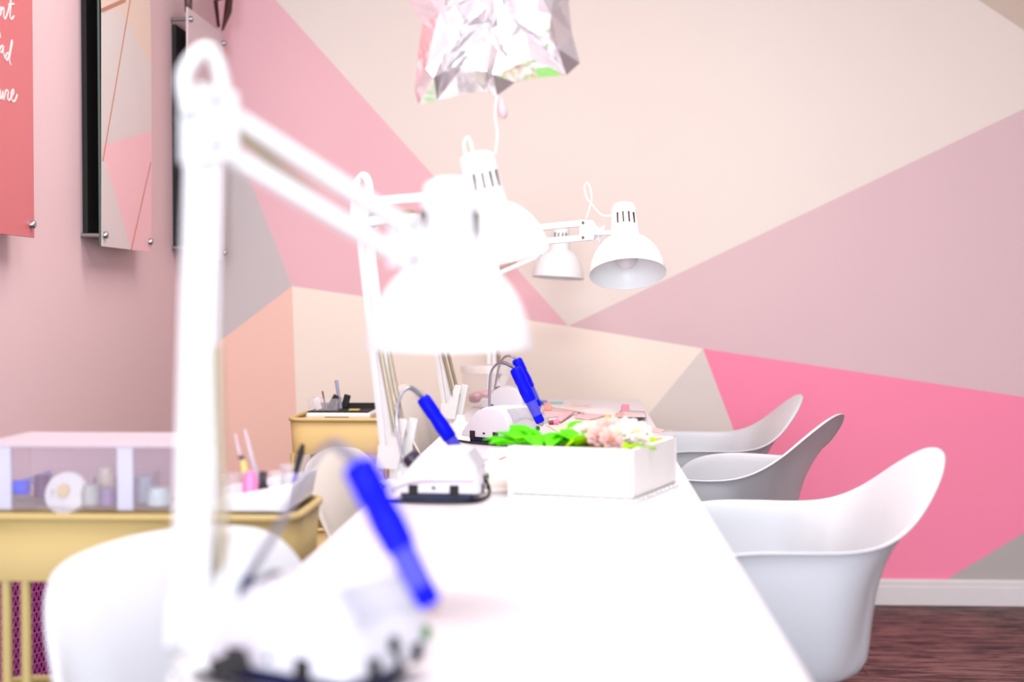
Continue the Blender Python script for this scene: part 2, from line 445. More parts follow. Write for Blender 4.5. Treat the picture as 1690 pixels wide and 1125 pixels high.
chair('armchair', 'middle white moulded armchair on the right, turned with its back edge-on', .315, 3.63, math.pi - .42, 'arm', chair_white)
chair('armchair', 'farthest white moulded armchair on the right side of the table', .325, 4.36, math.pi, 'arm', chair_white, -.008)
chair('side_chair', 'nearest off white shell chair on the left side, in front of the yellow cart', -.355, 1.67, -.60, 'side', chair_white, -.042)
chair('side_chair', 'cream shell chair between the two yellow carts on the left', -.28, 2.72, -.16, 'side', chair_cream, -.034)
chair('side_chair', 'farthest cream shell chair on the left, beside the far yellow cart', -.27, 3.83, -.10, 'side', chair_cream, .03)

# ------------------------------------------------------------ desk lamps
bulb_m = mat('bulb_glass', (235, 228, 232), .15)
slot_m = mat('slot_dark', (45, 8, 16), .6, raw=True)
def lamp(label, base, hub, elbow, wrist, rim_c, axis, rad=.09, fin=1, loop=True, springs=True, slotdir=(0, -1, 0)):
    base, hub, elbow, wrist, rim_c = map(Vector, (base, hub, elbow, wrist, rim_c)); ax = Vector(axis).normalized()
    t = thing('desk_lamp', label, 'lamp', base, 'white swing arm desk lamps along the left edge of the table')
    # clamp on the table edge
    bm = NB(); lathe(bm, [(0, 0), (.030, 0), (.030, .006), (.020, .012), (.016, hub.z - base.z - .02), (.0, hub.z - base.z - .02)], base, n=20)
    obj('clamp_post', bm, white_paint, t)
    bm = NB(); ex = TXL
    box2(bm, (ex - .006, base.y - .02, TZ - .075), (ex - .012, base.y + .02, base.z + .004)); box2(bm, (ex - .012, base.y - .02, TZ - .075), (ex + .03, base.y + .02, TZ - .068)); box2(bm, (ex - .012, base.y - .02, TZ + .0005), (base.x + .01, base.y + .02, TZ + .006))
    tube(bm, [(ex + .018, base.y, TZ - .095), (ex + .018, base.y, TZ - .029)], .005, 8)
    obj('clamp', bm, white_paint, t, smooth=False)
    d1 = (elbow - hub).normalized(); d2 = (wrist - elbow); d2h = Vector((d2.x, d2.y, 0)).normalized()
    side = d2h.cross(Vector((0, 0, 1))).normalized()
    # lower bracket with triangular fins
    bm = NB(); hh = d2h * fin
    for s_ in (-.015, .012):
        o_ = side * s_
        prism(bm, [hub + o_ - hh * .018 - Vector((0, 0, .03)), hub + o_ + hh * .036 - Vector((0, 0, .030)), hub + o_ + hh * .060 + Vector((0, 0, .062)), hub + o_ + hh * .040 + Vector((0, 0, .064)), hub + o_ + hh * .012 + Vector((0, 0, .012)), hub + o_ - hh * .014 + Vector((0, 0, .012))], side * .003)
    obj('lower_bracket', bm, white_paint, t, bevel=.001)
    # lower arm: two flat bars
    for s_ in (-.0095, .0095):
        obj('lower_arm', bar(NB(), hub + d2h * s_ , elbow + d2h * s_ , .014, .0145, d2h), white_paint, t, bevel=.0015)
    up = Vector((0, 0, 1))
    for s_ in (-.018, .018):
        obj('upper_arm', bar(NB(), elbow + up * s_ + d2h * .01, wrist + up * s_, .016, .0155), white_paint, t, bevel=.0015)
    # elbow joint
    bm = NB()
    for s_ in (-.014, .011):
        o_ = side * s_
        prism(bm, [elbow + o_ + up * .034 - d2h * .018, elbow + o_ + up * .03 + d2h * .028, elbow + o_ - up * .03 + d2h * .028, elbow + o_ - up * .036 - d2h * .018], side * .003)
    obj('elbow_joint', bm, white_paint, t, bevel=.002)
    for q in (.02, -.02): obj('pivot_screw', lathe(NB(), [(0, -.017), (.0035, -.017), (.0035, .017), (0, .017)], elbow + up * q, side, 12), screw_m, t)
    # cable loop over the elbow
    lp = [elbow - d2h * .018 + up * .01, elbow - d2h * .022 + up * .042, elbow + d2h * .0 + up * .066, elbow + d2h * .016 + up * .054, elbow + d2h * .022 + up * .02]
    obj('cable', tube(NB(), spline(lp, 6), .007, 10), white_paint, t)
    if springs:
        for s_ in (-1, 1):
            a = hub + side * s_ * .010 + hh * .03 + up * .03; b_ = hub.lerp(elbow, .55) + side * s_ * .010 + hh * .012
            pts = []; u_, v_, dd = frame_of(b_ - a); K = 520
            for i in range(K + 1):
                th = i / K * 2 * math.pi * 65; pts.append(a.lerp(b_, i / K) + (u_ * math.cos(th) + v_ * math.sin(th)) * .0045)
            obj('spring', tube(NB(), pts, .0014, 5), spring_m, t)
        a = elbow + d2h * .03 + up * .0; b_ = elbow.lerp(wrist, .5) - up * .008
        pts = []; u_, v_, dd = frame_of(b_ - a); K = 520
        for i in range(K + 1):
            th = i / K * 2 * math.pi * 65; pts.append(a.lerp(b_, i / K) + (u_ * math.cos(th) + v_ * math.sin(th)) * .0045)
        obj('spring', tube(NB(), pts, .0014, 5), spring_m, t)
    # shade
    prof = [(rad, 0), (rad * .985, .012), (rad * .93, .034), (rad * .82, .058), (rad * .66, .078), (rad * .50, .090), (rad * .40, .094)]
    sh = obj('lamp_shade', lathe(NB(), prof, rim_c, ax, 48), [white_paint, inner_white], t, solid=.0015, sub=1)
    sh.modifiers['solid'].material_offset = 0
    ht = .105; r0 = rad * .40
    prof = [(r0 * 1.02, .088), (r0 * .98, .092), (r0 * .93, .12), (r0 * .86, .150), (r0 * .82, .170), (r0 * .70, .182), (r0 * .4, .187), (0, .188)]
    obj('lamp_socket_housing', lathe(NB(), prof, rim_c, ax, 32), white_paint, t, angle=60)
    # vent slots
    sd = Vector(slotdir); sd = (sd - ax * sd.dot(ax)).normalized(); cr_ = ax.cross(sd)
    for i in range(8):
        th = math.radians((i - 1.5) * 24) if i < 4 else math.radians((i - 5.5) * 24 + 180)
        dr = sd * math.cos(th) + cr_ * math.sin(th)
        c_ = rim_c + ax * .138 + dr * r0 * .885
        tg = ax.cross(dr); Rm = Matrix((tg, dr, ax)).transposed()
        obj('vent_slot', box(NB(), c_, (.0036, .004, .028), Rm), slot_m, t, smooth=False)
    # bulb
    bm = NB(); sph(bm, rim_c + ax * .045, .028); lathe(bm, [(.018, .06), (.013, .09)], rim_c, ax, 16)
    obj('bulb', bm, bulb_m, t)
    # wrist: bracket plate, wing knob, rod to housing
    hs = rim_c + ax * .112; dh = (hs - wrist); 
    bm = NB()
    for s_ in (-.012, .009):
        o_ = side * s_
        prism(bm, [wrist + o_ + up * .026 - d2h * .012, wrist + o_ + up * .024 + d2h * .012, wrist + o_ - up * .004 + d2h * .034, wrist + o_ - up * .024 + d2h * .03, wrist + o_ - up * .026 - d2h * .014], side * .003)
    obj('wrist_bracket', bm, white_paint, t, bevel=.001)
    for q in (up * .018, -up * .018): obj('rivet', lathe(NB(), [(0, -.0145), (.0035, -.0145), (.0035, .0145), (0, .0145)], wrist + q, side, 10), screw_m, t)
    obj('head_rod', tube(NB(), [wrist + d2h * .015 - up * .008, hs], .006, 10), white_paint, t)
    k0 = (wrist + d2h * .028 - up * .008)
    bm = NB(); 
    star = []
    for i in range(10):
        r_ = .025 if i % 2 == 0 else .012; th = math.pi * 2 * i / 10 - math.pi / 2
        star.append(k0 + (d2h * math.cos(th) + up * math.sin(th)) * r_ - side * .02)
    prism(bm, star, side * .006); tube(bm, [k0 - side * .018, k0 + side * .014], .004, 8)
    obj('wing_knob', bm, white_paint, t, bevel=.0015)
    if loop:
        b0 = rim_c + ax * .155 - (hs - wrist).normalized() * r0 * .85
        c1 = wrist + up * .03
        lp = [c1, c1 + up * .02 + d2h * .008, c1 + up * .045 + d2h * .016, c1 + up * .07 + d2h * .012, c1 + up * .085 + d2h * .003, c1 + up * .075 - d2h * .006, c1 + up * .05 + d2h * .0, c1 + up * .033 + d2h * .016, b0.lerp(c1, .4) + up * .004, b0]
        obj('cord', tube(NB(), spline(lp, 6), .0022, 8), white_paint, t)
    return t
# lamp 1
lamp('nearest out of focus white desk lamp, large in the left foreground', (-.335, 1.27, TZ), P(314, 1010, 1.27), P(338, 205, 1.27), P(668, 400, 1.47), P(742, 577, 1.56), (.0, 0, 1), .092, loop=False, slotdir=(1, .15, 0))
lamp('second white desk lamp, its head between the foreground lamp and the foil balloon string', (-.335, 2.60, TZ), P(642, 745, 2.60), P(598, 350, 2.60), P(770, 338, 2.44), P(820, 430, 2.42), (-.19, -.12, 1), .094, loop=True, slotdir=(.4, -1, 0))
lamp('third white desk lamp in focus with its open shade in front of the cream mural', (-.335, 3.86, TZ), P(740, 672, 3.86), P(697, 405, 3.84), P(968, 380, 3.48), P(1036, 453, 3.40), (-.05, .42, 1), .092, loop=True, slotdir=(.1, -1, 0))
lamp('farthest small white desk lamp, its shade partly behind the second lamp', (-.315, 4.84, TZ), P(812, 645, 4.84), P(812, 445, 4.84), P(893, 412, 4.82), P(921, 459, 4.80), (0.06, .05, 1), .087, loop=False)

# ------------------------------------------------------------ nail drills
vent_m = mat('vent_line', (204, 198, 204), .6)
def drill(label, cx, cy, rz, hand_top, hand_tip, neck, sc=1.0, hr=.0125, seam=False):
    t = thing('nail_drill', label, 'nail drill', (cx, cy, TZ), 'electric nail drills along the table')
    R = Matrix.Rotation(rz, 3, 'Z'); O = Vector((cx, cy, TZ))
    def T(x, y, z): return O + R @ Vector((x * sc * .86, y * sc * .88, z * sc * 1.06))
    # body: profile in x-z, swept through y with narrowing top
    prof = [(-.092, .016), (-.088, .026), (-.066, .048), (-.040, .072), (-.012, .083), (.030, .085), (.058, .079), (.076, .060), (.084, .036), (.086, .016)]
    ys = [-.066, -.064, -.058, -.030, 0, .030, .058, .064, .066]
    bm = NB(); rows = []
    for j, y in enumerate(ys):
        e_ = abs(y) / .066
        k_ = 1 - .05 * e_ ** 4 - (.05 if abs(y) >= .066 else 0) - (.02 if abs(y) == .064 else 0)
        rows.append([bm.verts.new(T(px * k_, y, .012 + (pz - .012) * (k_ if pz > .02 else 1))) for px, pz in prof])
    for a, b_ in zip(rows, rows[1:]):
        for i in range(len(prof) - 1): bm.faces.new((a[i], a[i + 1], b_[i + 1], b_[i]))
        bm.faces.new((a[-1], a[0], b_[0], b_[-1]))
    bm.faces.new(rows[0]); bm.faces.new(rows[-1][::-1])
    body = obj('body', bm, white_plastic, t, bevel=.004 * sc, angle=60)
    # base plate
    bm = NB(); prism(bm, [T(x, y, .0) for x, y in ((-.068, -.05), (.062, -.05), (.07, -.035), (.07, .035), (.062, .05), (-.068, .05), (-.076, .035), (-.076, -.035))], (0, 0, .015 * sc))
    obj('base_plate', bm, navy, t, bevel=.002)
    # square openings near the base, on both long sides and on the back
    for s_ in (-1, 1):
        for x in (-.045, .035): obj('port_opening', box(NB(), T(x, s_ * .0650, .021), (.0155 * sc, .004 * sc, .0175 * sc), R), black, t, smooth=False)
        obj('port_slit', box(NB(), T(-.005, s_ * .0650, .025), (.006 * sc, .004 * sc, .004 * sc), R), black, t, smooth=False)
    for y in (-.030, .034): obj('port_opening', box(NB(), T(.0853, y, .021), (.004 * sc, .012 * sc, .015 * sc), R), black, t, smooth=False)
    bm = NB(); lathe(bm, [(0, 0), (.007, 0), (.007, .004), (0, .004)], T(.083, 0, .033), R @ Vector((1, 0, .1)), 14)
    obj('power_socket', bm, black, t)
    obj('jack_socket', lathe(NB(), [(0, 0), (.006, 0), (.006, .003), (0, .003)], T(.0835, .052, .033), R @ Vector((1, 0, .1)), 14), mat('jack_green', (20, 110, 40), .4, raw=True), t)
    if seam:
        obj('cover_seam', tube(NB(), spline([T(-.088, -.0662, .020), T(-.060, -.0665, .030), T(-.030, -.0668, .035), T(.02, -.0668, .036), T(.074, -.0662, .036)], 5), .0011, 6), mat('seam_mauve', (178, 150, 164), .6), t)
    bm = NB()
    n_ = 15
    for i in range(n_):
        y = -.046 + .092 * i / (n_ - 1); lo = .062 - .022 * (abs(y) / .046) ** 2
        p0 = T(.0585, y, .0795); p1 = T(.0765 + (.060 - .060) , y, .060); p2 = T(.0838 - .0, y, max(.042, lo - .008))
        bar(bm, p0, p1, .0012, .0016, R @ Vector((1, 0, .6))); bar(bm, p1, p1.lerp(p2, .6), .0012, .0016, R @ Vector((1, 0, .1)))
    obj('vent_slots', bm, vent_m, t, smooth=False)
    bm = NB(); lathe(bm, [(0, -.004), (.016, -.004), (.015, .012), (.011, .016), (0, .016)], T(-.055, .0, .060), R @ Vector((-1, 0, 1.1)), 22)
    obj('speed_knob', bm, dark_knob, t)
    # cord stub
    obj('power_cord', tube(NB(), spline([T(.084, 0, .034), T(.095, -.005, .02), T(.09, -.02, .005), T(.05, -.07, .004), T(-.03, -.078, .004), T(-.10, -.06, .004)], 6), .0028, 8), black, t)
    # handpiece
    a = Vector(hand_top); b_ = Vector(hand_tip); L = (b_ - a).length; ax = (b_ - a).normalized(); r = hr
    hp = obj('handpiece', lathe(NB(), [(0, 0), (r * .8, .0), (r * 1.05, L * .03), (r * 1.08, L * .12), (r * 1.08, L * .24), (r * 1.0, L * .26), (r * 1.12, L * .40), (r * 1.05, L * .56), (r * .95, L * .57), (0, L * .57)], a, ax, 24), blue, t)
    obj('grip_sleeve', lathe(NB(), [(0, L * .565), (r * .9, L * .565), (r * .82, L * .82), (0, L * .82)], a, ax, 22), blue_soft, hp)
    obj('nose_ring', lathe(NB(), [(0, L * .815), (r * .84, L * .815), (r * .8, L * .92), (r * .62, L * .94), (0, L * .94)], a, ax, 22), blue, hp)
    obj('chuck', lathe(NB(), [(0, L * .93), (r * .6, L * .93), (r * .35, L * .98), (r * .15, L * 1.0), (0, L)], a, ax, 16), tip_m, hp)
    nk = [Vector(q) for q in neck]
    obj('gooseneck', tube(NB(), spline(nk + [a], 8), .0030 * sc, 10), chrome, t)
    bm = NB()
    e0 = nk[-1]; pts = spline([nk[-2], e0, a], 8)[8:]
    for i in range(len(pts) - 1):
        tube(bm, [pts[i], pts[i].lerp(pts[i + 1], .45)], .0046 * sc, 10)
    obj('strain_relief', bm, chrome, t)
    return t
d1 = drill('nearest nail drill, large and out of focus at the bottom of the picture', -.232, 1.245, -.5, P(588, 762, 1.20), P(718, 1012, 1.20),
      [P(352, 1035, 1.33), P(412, 950, 1.32), P(470, 850, 1.30), P(515, 765, 1.28), P(550, 733, 1.25)], 1.1, .0135)
obj('gooseneck_boot', tube(NB(), [P(345, 1042, 1.30), P(380, 995, 1.30), P(416, 950, 1.30)], [.007, .0065, .005], 12), navy, d1)
obj('cord_plug', tube(NB(), [P(352, 1108, 1.165), P(405, 1085, 1.165)], .010, 12), black, d1)
drill('second nail drill beside the left front corner of the planter', -.238, 2.40, -.06, P(697, 655, 2.62), P(778, 775, 2.62),
      [P(668, 770, 2.5), P(655, 700, 2.54), P(660, 655, 2.58), P(677, 640, 2.6)], 1.0, seam=True)
drill('third nail drill in focus behind the planter of flowers', -.193, 3.38, -.62, P(850, 607, 3.27), P(895, 703, 3.27),
      [P(808, 676, 3.36), P(808, 640, 3.35), P(812, 611, 3.33), P(828, 598, 3.30)], 1.02, .0135)
drill('farthest nail drill, mostly hidden behind the third drill', -.21, 4.28, -.5, P(852, 592, 4.2), P(891, 676, 4.2),
      [P(815, 650, 4.26), P(823, 607, 4.24), P(832, 590, 4.22), P(842, 587, 4.2)], 1.0, .0150)

# ------------------------------------------------------------ planter of artificial flowers
A = Vector((-.127, 2.425, TZ)); B = Vector((.0845, 2.365, TZ)); C_ = Vector((.172, 2.60, TZ)); D = A + (C_ - B)
crate = mat('white_crate_wood', (254, 252, 248), .5, bump=.15, scale=30)
PH = .089
t = thing('planter', 'square white wooden planter box filled with artificial flowers and green leaves', 'planter', (A + C_) / 2)
bm = NB(); th = .008
def wall_seg(p, q, h0, h1):
    d = (q - p).normalized(); nrm = Vector((-d.y, d.x, 0))
    prism(bm, [p + Vector((0, 0, h0)), q + Vector((0, 0, h0)), q + nrm * th + Vector((0, 0, h0)), p + nrm * th + Vector((0, 0, h0))], (0, 0, h1 - h0))
for p, q in ((A, B), (B, C_), (C_, D), (D, A)): wall_seg(p, q, .0003, PH)
prism(bm, [A + Vector((0, 0, .004)), B + Vector((0, 0, .004)), C_ + Vector((0, 0, .004)), D + Vector((0, 0, .004))], (0, 0, .006))
obj('box', bm, crate, t, smooth=False)
bm = NB()
for p, q in ((A, B), (B, C_)):
    for i in range(10): box(bm, p.lerp(q, (i + .5) / 10) + Vector((0, 0, .003)), (.010, .011, .004), Matrix.Rotation(math.atan2((q - p).y, (q - p).x), 3, 'Z'))
obj('scalloped_foot_trim', bm, crate, t, smooth=False)
soil = NB(); sA, sB, sC, sD = [((A + C_) / 2).lerp(v, .93) + Vector((0, 0, PH - .02)) for v in (A, B, C_, D)]
prism(soil, [sA, sB, sC, sD], (0, 0, .008)); obj('dried_moss', soil, mat('moss_brown', (95, 50, 22), .9, raw=True, bump=.6, scale=60), t, smooth=False)
leafs = [mat('leaf_green', (84, 214, 0), .6, raw=True, spec=.1), mat('leaf_lime', (150, 205, 2), .6, raw=True, spec=.1), mat('leaf_gold', (190, 145, 5), .6, raw=True, spec=.1)]
def leaf(c_, L, Wd, az, el, m):
    bm = NB(); u = Vector((math.cos(az) * math.cos(el), math.sin(az) * math.cos(el), math.sin(el))); s_ = Vector((-math.sin(az), math.cos(az), 0)); nn = u.cross(s_)
    K = 8; rows = []
    for i in range(K + 1):
        q = i / K; w_ = Wd * math.sin(math.pi * min(1, q * .96 + .03)) ** .8 * .5
        cc = c_ + u * L * q - nn * (-.25 * L * q * q) * (-1)
        rows.append([bm.verts.new(cc + s_ * w_ * k_ + Vector((0, 0, abs(k_) * w_ * .35))) for k_ in (-1, -.5, 0, .5, 1)])
    for a, b_ in zip(rows, rows[1:]):
        for k_ in range(4): bm.faces.new((a[k_], a[k_ + 1], b_[k_ + 1], b_[k_]))
    obj('leaf', bm, m, t, solid=.0012)
zs = TZ + PH - .012
rnd = random.Random(3)
for i in range(30):
    px = 850 + (960 - 850) * (i % 12) / 11 + rnd.uniform(-4, 4); Y = rnd.uniform(2.46, 2.6)
    p = P(px, 700, Y); p.z = zs + rnd.uniform(0, .006)
    leaf(p, rnd.uniform(.045, .07), rnd.uniform(.034, .048), rnd.uniform(-.9, 3.9), rnd.uniform(.1, .8), leafs[0] if i % 5 else leafs[1])
for px, Y, m_, el in ((1022, 2.42, 1, .5), (1036, 2.43, 1, .7), (1046, 2.44, 1, .3), (1000, 2.45, 1, .3), (1072, 2.52, 2, .7), (1082, 2.54, 2, .4), (1062, 2.5, 1, .6), (975, 2.45, 1, .2)):
    p = P(px, 700, Y); p.z = zs
    leaf(p, .045, .032, rnd.uniform(0, 3.1), el, leafs[m_])
petal_w = mat('petal_white', (236, 226, 214), .6); petal_p = mat('petal_blush', (224, 178, 170), .6); ctr = mat('flower_center', (214, 120, 70), .7); ctr2 = mat('flower_center_pale', (232, 200, 140), .7)
def flower(c_, r, m, cm, tilt, label=None):
    c_ = Vector(c_); axis = Vector((math.sin(tilt[0]), -math.sin(tilt[1]), 1)).normalized(); u, v, d = frame_of(axis)
    bm = NB()
    for ring, (nn, rr, lift) in enumerate(((9, r, .15), (7, r * .72, .45), (5, r * .45, .8))):
        for i in range(nn):
            th = 2 * math.pi * (i + ring * .4) / nn; dr = u * math.cos(th) + v * math.sin(th); sd = axis.cross(dr)
            rows = []
            for j in range(5):
                q = j / 4; w_ = rr * .36 * math.sin(math.pi * (q * .8 + .12))
                cc = c_ + dr * rr * q + axis * (lift * rr * q * q + ring * .002)
                rows.append([bm.verts.new(cc + sd * w_ * k_ + axis * (abs(k_) * w_ * .4)) for k_ in (-1, 0, 1)])
            for a, b_ in zip(rows, rows[1:]):
                for k_ in range(2): bm.faces.new((a[k_], a[k_ + 1], b_[k_ + 1], b_[k_]))
    f = obj('flower', bm, m, t, solid=.001, label=label)
    bm = NB(); sph(bm, c_ + axis * .006, r * .24, (1, 1, .8), 12); obj('flower_center', bm, cm, f)
    st = NB(); tube(st, [c_, Vector((c_.x, c_.y, zs - .004))], .002, 6); obj('stem', st, leafs[1], f)
for px, py, Y, r, m, cm in ((972, 712, 2.50, .026, petal_w, ctr2), (1003, 712, 2.50, .030, petal_p, ctr), (990, 722, 2.44, .026, petal_p, ctr), (1030, 708, 2.52, .032, petal_w, ctr2), (1050, 716, 2.50, .030, petal_w, ctr2), (1020, 718, 2.47, .026, petal_w, ctr2), (1008, 728, 2.42, .024, petal_p, ctr), (1055, 727, 2.45, .020, petal_w, ctr2), (955, 718, 2.56, .022, petal_w, ctr2)):
    flower(P(px, py, Y), r, m, cm, (rnd.uniform(-.5, .5), rnd.uniform(.3, 1.0)))

# ------------------------------------------------------------ foil balloon
out = [(820,158),(800,150),(762,156),(722,165),(691,173),(684,150),(687,105),(697,40),(672,0),(640,-60),(700,-105),(760,-200),(820,-262),(880,-200),(950,-110),(992,-50),(938,0),(944,55),(957,104),(935,124),(890,128),(850,136)]
YBAL = 2.52
foil = bpy.data.materials.new('silver_foil'); foil.use_nodes = True
fb = foil.node_tree.nodes['Principled BSDF']; fb.inputs['Metallic'].default_value = .85; fb.inputs['Roughness'].default_value = .16
fn = foil.node_tree.nodes; fl_ = foil.node_tree.links
vn = fn.new('ShaderNodeTexNoise'); vn.inputs['Scale'].default_value = 14; vn.inputs['Detail'].default_value = 2; vn.inputs['Distortion'].default_value = 1.2
vc = fn.new('ShaderNodeTexCoord'); fl_.new(vc.outputs['Object'], vn.inputs[0])
vb = fn.new('ShaderNodeBump'); vb.inputs['Strength'].default_value = .28; vb.inputs['Distance'].default_value = .012; fl_.new(vn.outputs[0], vb.inputs['Height']); fl_.new(vb.outputs[0], fb.inputs['Normal'])
fb.inputs['Base Color'].default_value = (.90, .885, .91, 1)
t = thing('foil_balloon', 'crinkled silver star shaped foil balloon floating over the table', 'balloon', P(820, 158, YBAL))
op = [Vector((a, b_, 0)) for a, b_ in out]; N = len(op); cen = Vector((818, -20, 0))
nk = Vector((820, 158, 0)); K = 5
bm = NB(); r_b = random.Random(11)
for sgn in (-1, 1):
    rows = []
    for i in range(1, K + 1):
        q = i / K; row = []
        for j in range(N):
            s_ = cen.lerp(op[j], q)
            an = math.atan2(s_.y - nk.y, s_.x - nk.x)
            dist = (s_ - nk).length
            fold = abs(((an * 4.2 + .25 * math.sin(dist * .03)) % 1.0) - .5) * 2
            dep = .055 * math.sqrt(max(0, 1 - q ** 3)) * (.65 + .35 * fold) + (fold - .5) * .012 * min(1, dist / 60) * (1 if q < .95 else 0)
            jit = r_b.uniform(-.011, .011) if q < .99 else 0
            s_ = s_ + (Vector((r_b.uniform(-9, 9), r_b.uniform(-9, 9), 0)) if q < .99 else Vector((0, 0, 0)))
            p = P(s_.x, s_.y, YBAL); p.y += sgn * (dep + jit) ; row.append(bm.verts.new(p))
        rows.append(row)
    p = P(cen.x, cen.y, YBAL); p.y += sgn * .055; cv = bm.verts.new(p)
    for k_ in range(N): bm.faces.new((cv, rows[0][k_], rows[0][(k_ + 1) % N]))
    for a, b_ in zip(rows, rows[1:]):
        for k_ in range(N):
            if (k_ + sgn) % 2: bm.faces.new((a[k_], a[(k_ + 1) % N], b_[(k_ + 1) % N])); bm.faces.new((a[k_], b_[(k_ + 1) % N], b_[k_]))
            else: bm.faces.new((a[k_], a[(k_ + 1) % N], b_[k_])); bm.faces.new((a[(k_ + 1) % N], b_[(k_ + 1) % N], b_[k_]))
bmesh.ops.remove_doubles(bm, verts=bm.verts[:], dist=.0004)
obj('balloon_skin', bm, foil, t, smooth=False)
bm = NB(); lathe(bm, [(.004, 0), (.006, -.008), (.009, -.02), (.0085, -.03), (.005, -.036), (0, -.038)], P(826, 162, YBAL), (-.15, 0, 1), 14)
obj('filling_neck', bm, mat('pink_film', (240, 205, 214), .25, alpha=.7), t)
obj('ribbon', tube(NB(), spline([P(820, 156, YBAL), P(817, 190, YBAL - .01), P(821, 222, YBAL - .02), P(817, 254, 2.44)], 6), .0011, 6), white_paint, t, label='thin white ribbon tied down to the second lamp')

# ------------------------------------------------------------ yellow carts
def rrect(x0, x1, y0, y1, r, z, k=5):
    pts = []
    for cx, cy, a0 in ((x1 - r, y1 - r, 0), (x0 + r, y1 - r, 90), (x0 + r, y0 + r, 180), (x1 - r, y0 + r, 270)):
        for i in range(k + 1):
            a = math.radians(a0 + 90 * i / k); pts.append(Vector((cx + r * math.cos(a), cy + r * math.sin(a), z)))
    return pts
def cart(label, x0, x1, y0, y1, zt, m, lx=(.05,)):
    t = thing('utility_cart', label, 'cart', ((x0 + x1) / 2, (y0 + y1) / 2, 0))
    for z in (zt, zt - .31, zt - .60):
        H = .095
        if z - H < .06: H = .08
        a = rrect(x0, x1, y0, y1, .045, z); b_ = rrect(x0 + .006, x1 - .006, y0 + .006, y1 - .006, .04, z - H)
        bm = NB(); va = [bm.verts.new(p) for p in a]; vb_ = [bm.verts.new(p) for p in b_]; n_ = len(a)
        for i in range(n_): bm.faces.new((va[i], va[(i + 1) % n_], vb_[(i + 1) % n_], vb_[i]))
        bm.faces.new(vb_)
        tr = obj('tray', bm, m, t, solid=.0025)
        bm = NB(); ring = [p + Vector((0, 0, .002)) for p in a]
        tube(bm, ring + ring[:1], .0065, 8, cap=False); obj('rolled_rim', bm, m, tr)
    for xx in [x0 + q_ for q_ in lx] + [x1 - .05]:
        for yy in (y0 + .014, y1 - .014):
            obj('leg', tube(NB(), [(xx, yy, .05), (xx, yy, zt - .093)], .008, 12), m, t)
            bm = NB(); lathe(bm, [(0, -.008), (.022, -.008), (.025, 0), (.022, .008), (0, .008)], (xx, yy, .0255), (0, 1, 0), 18); obj('wheel', bm, black, t)
    return t
C1 = (-.96, -.43, 2.10, 2.345); cart('near yellow metal cart holding the clear organizer box', *C1, .757, yellow2, (.085, .115))
C2 = (-.826, -.50, 3.95, 4.28); cart('far yellow metal cart standing by the mural wall behind the chairs', *C2, .755, yellow, (.012,))
ZF1 = .757 - .095 + .002; 

# organizer box on near cart (stands on the tray floor)
oz0 = .757 + .0092; oz1 = .862; ox0, ox1, oy0, oy1 = -.925, -.606, 2.135, 2.335
t = thing('organizer_box', 'clear violet tinted plastic organizer box full of nail supplies on the near cart', 'storage box', ((ox0 + ox1) / 2, (oy0 + oy1) / 2, oz0))
bm = NB(); w_ = .003
for a, b_ in (((ox0, oy0), (ox1, oy0 + w_)), ((ox0, oy1 - w_), (ox1, oy1)), ((ox0, oy0), (ox0 + w_, oy1)), ((ox1 - w_, oy0), (ox1, oy1))):
    box2(bm, (a[0], a[1], oz0), (b_[0], b_[1], oz1))
box2(bm, (ox0, oy0, oz0), (ox1, oy1, oz0 + w_))
obj('box_shell', bm, clear_v, t, smooth=False)
obj('lid', box2(NB(), (ox0 - .003, oy0 - .003, oz1), (ox1 + .003, oy1 + .003, oz1 + .005)), lid_v, t, smooth=False, bevel=.001)
for px in (6, 207, 348):
    xx = P(px, 800, oy0).x
    obj('divider', box2(NB(), (xx - .012, oy0 - .002, oz0), (xx + .012, oy0 + .004, oz1)), frost, t, smooth=False)
def small(name, bm, m, label, cat, **k): return tag(obj(name, bm, m, **k), label, cat)
yi = 2.20; zi = oz0 + .004
def ix(px, Y=yi): return P(px, 800, Y).x
d_ = NB(); lathe(d_, [(0, 0), (.033, 0), (.035, .004), (.033, .010), (0, .012)], P(112, 815, 2.178), (-.1, -1, .35), 32)
t = thing('powder_jar_lid', 'round white jar lid with a yellow centre leaning inside the organizer', 'jar lid', P(112, 815, 2.178))
obj('lid_disc', d_, mat('jar_white', (250, 246, 244), .4), t)
d_ = NB(); lathe(d_, [(0, .0), (.011, .0), (.010, .0025), (0, .003)], P(109, 812, 2.178) + Vector((0, -.0125, .004)), (-.1, -1, .35), 24)
obj('label_spot', d_, mat('pale_yellow', (240, 215, 160), .5), t)
bm = NB(); lathe(bm, [(0, -.02), (.011, -.02), (.012, .02), (0, .02)], (ix(42), 2.16, zi + .026), (1, 0, 0), 20)
small('polish_pot', bm, mat('pot_blue', (40, 70, 240), .3, raw=True), 'small bright blue pot lying in the organizer corner', 'pot')
bm = NB(); bar(bm, P(22, 802, 2.30), P(85, 781, 2.30), .003, .012); small('nail_file', bm, mat('file_lilac', (165, 155, 215), .6), 'lilac nail file propped up inside the organizer', 'nail file', smooth=False)
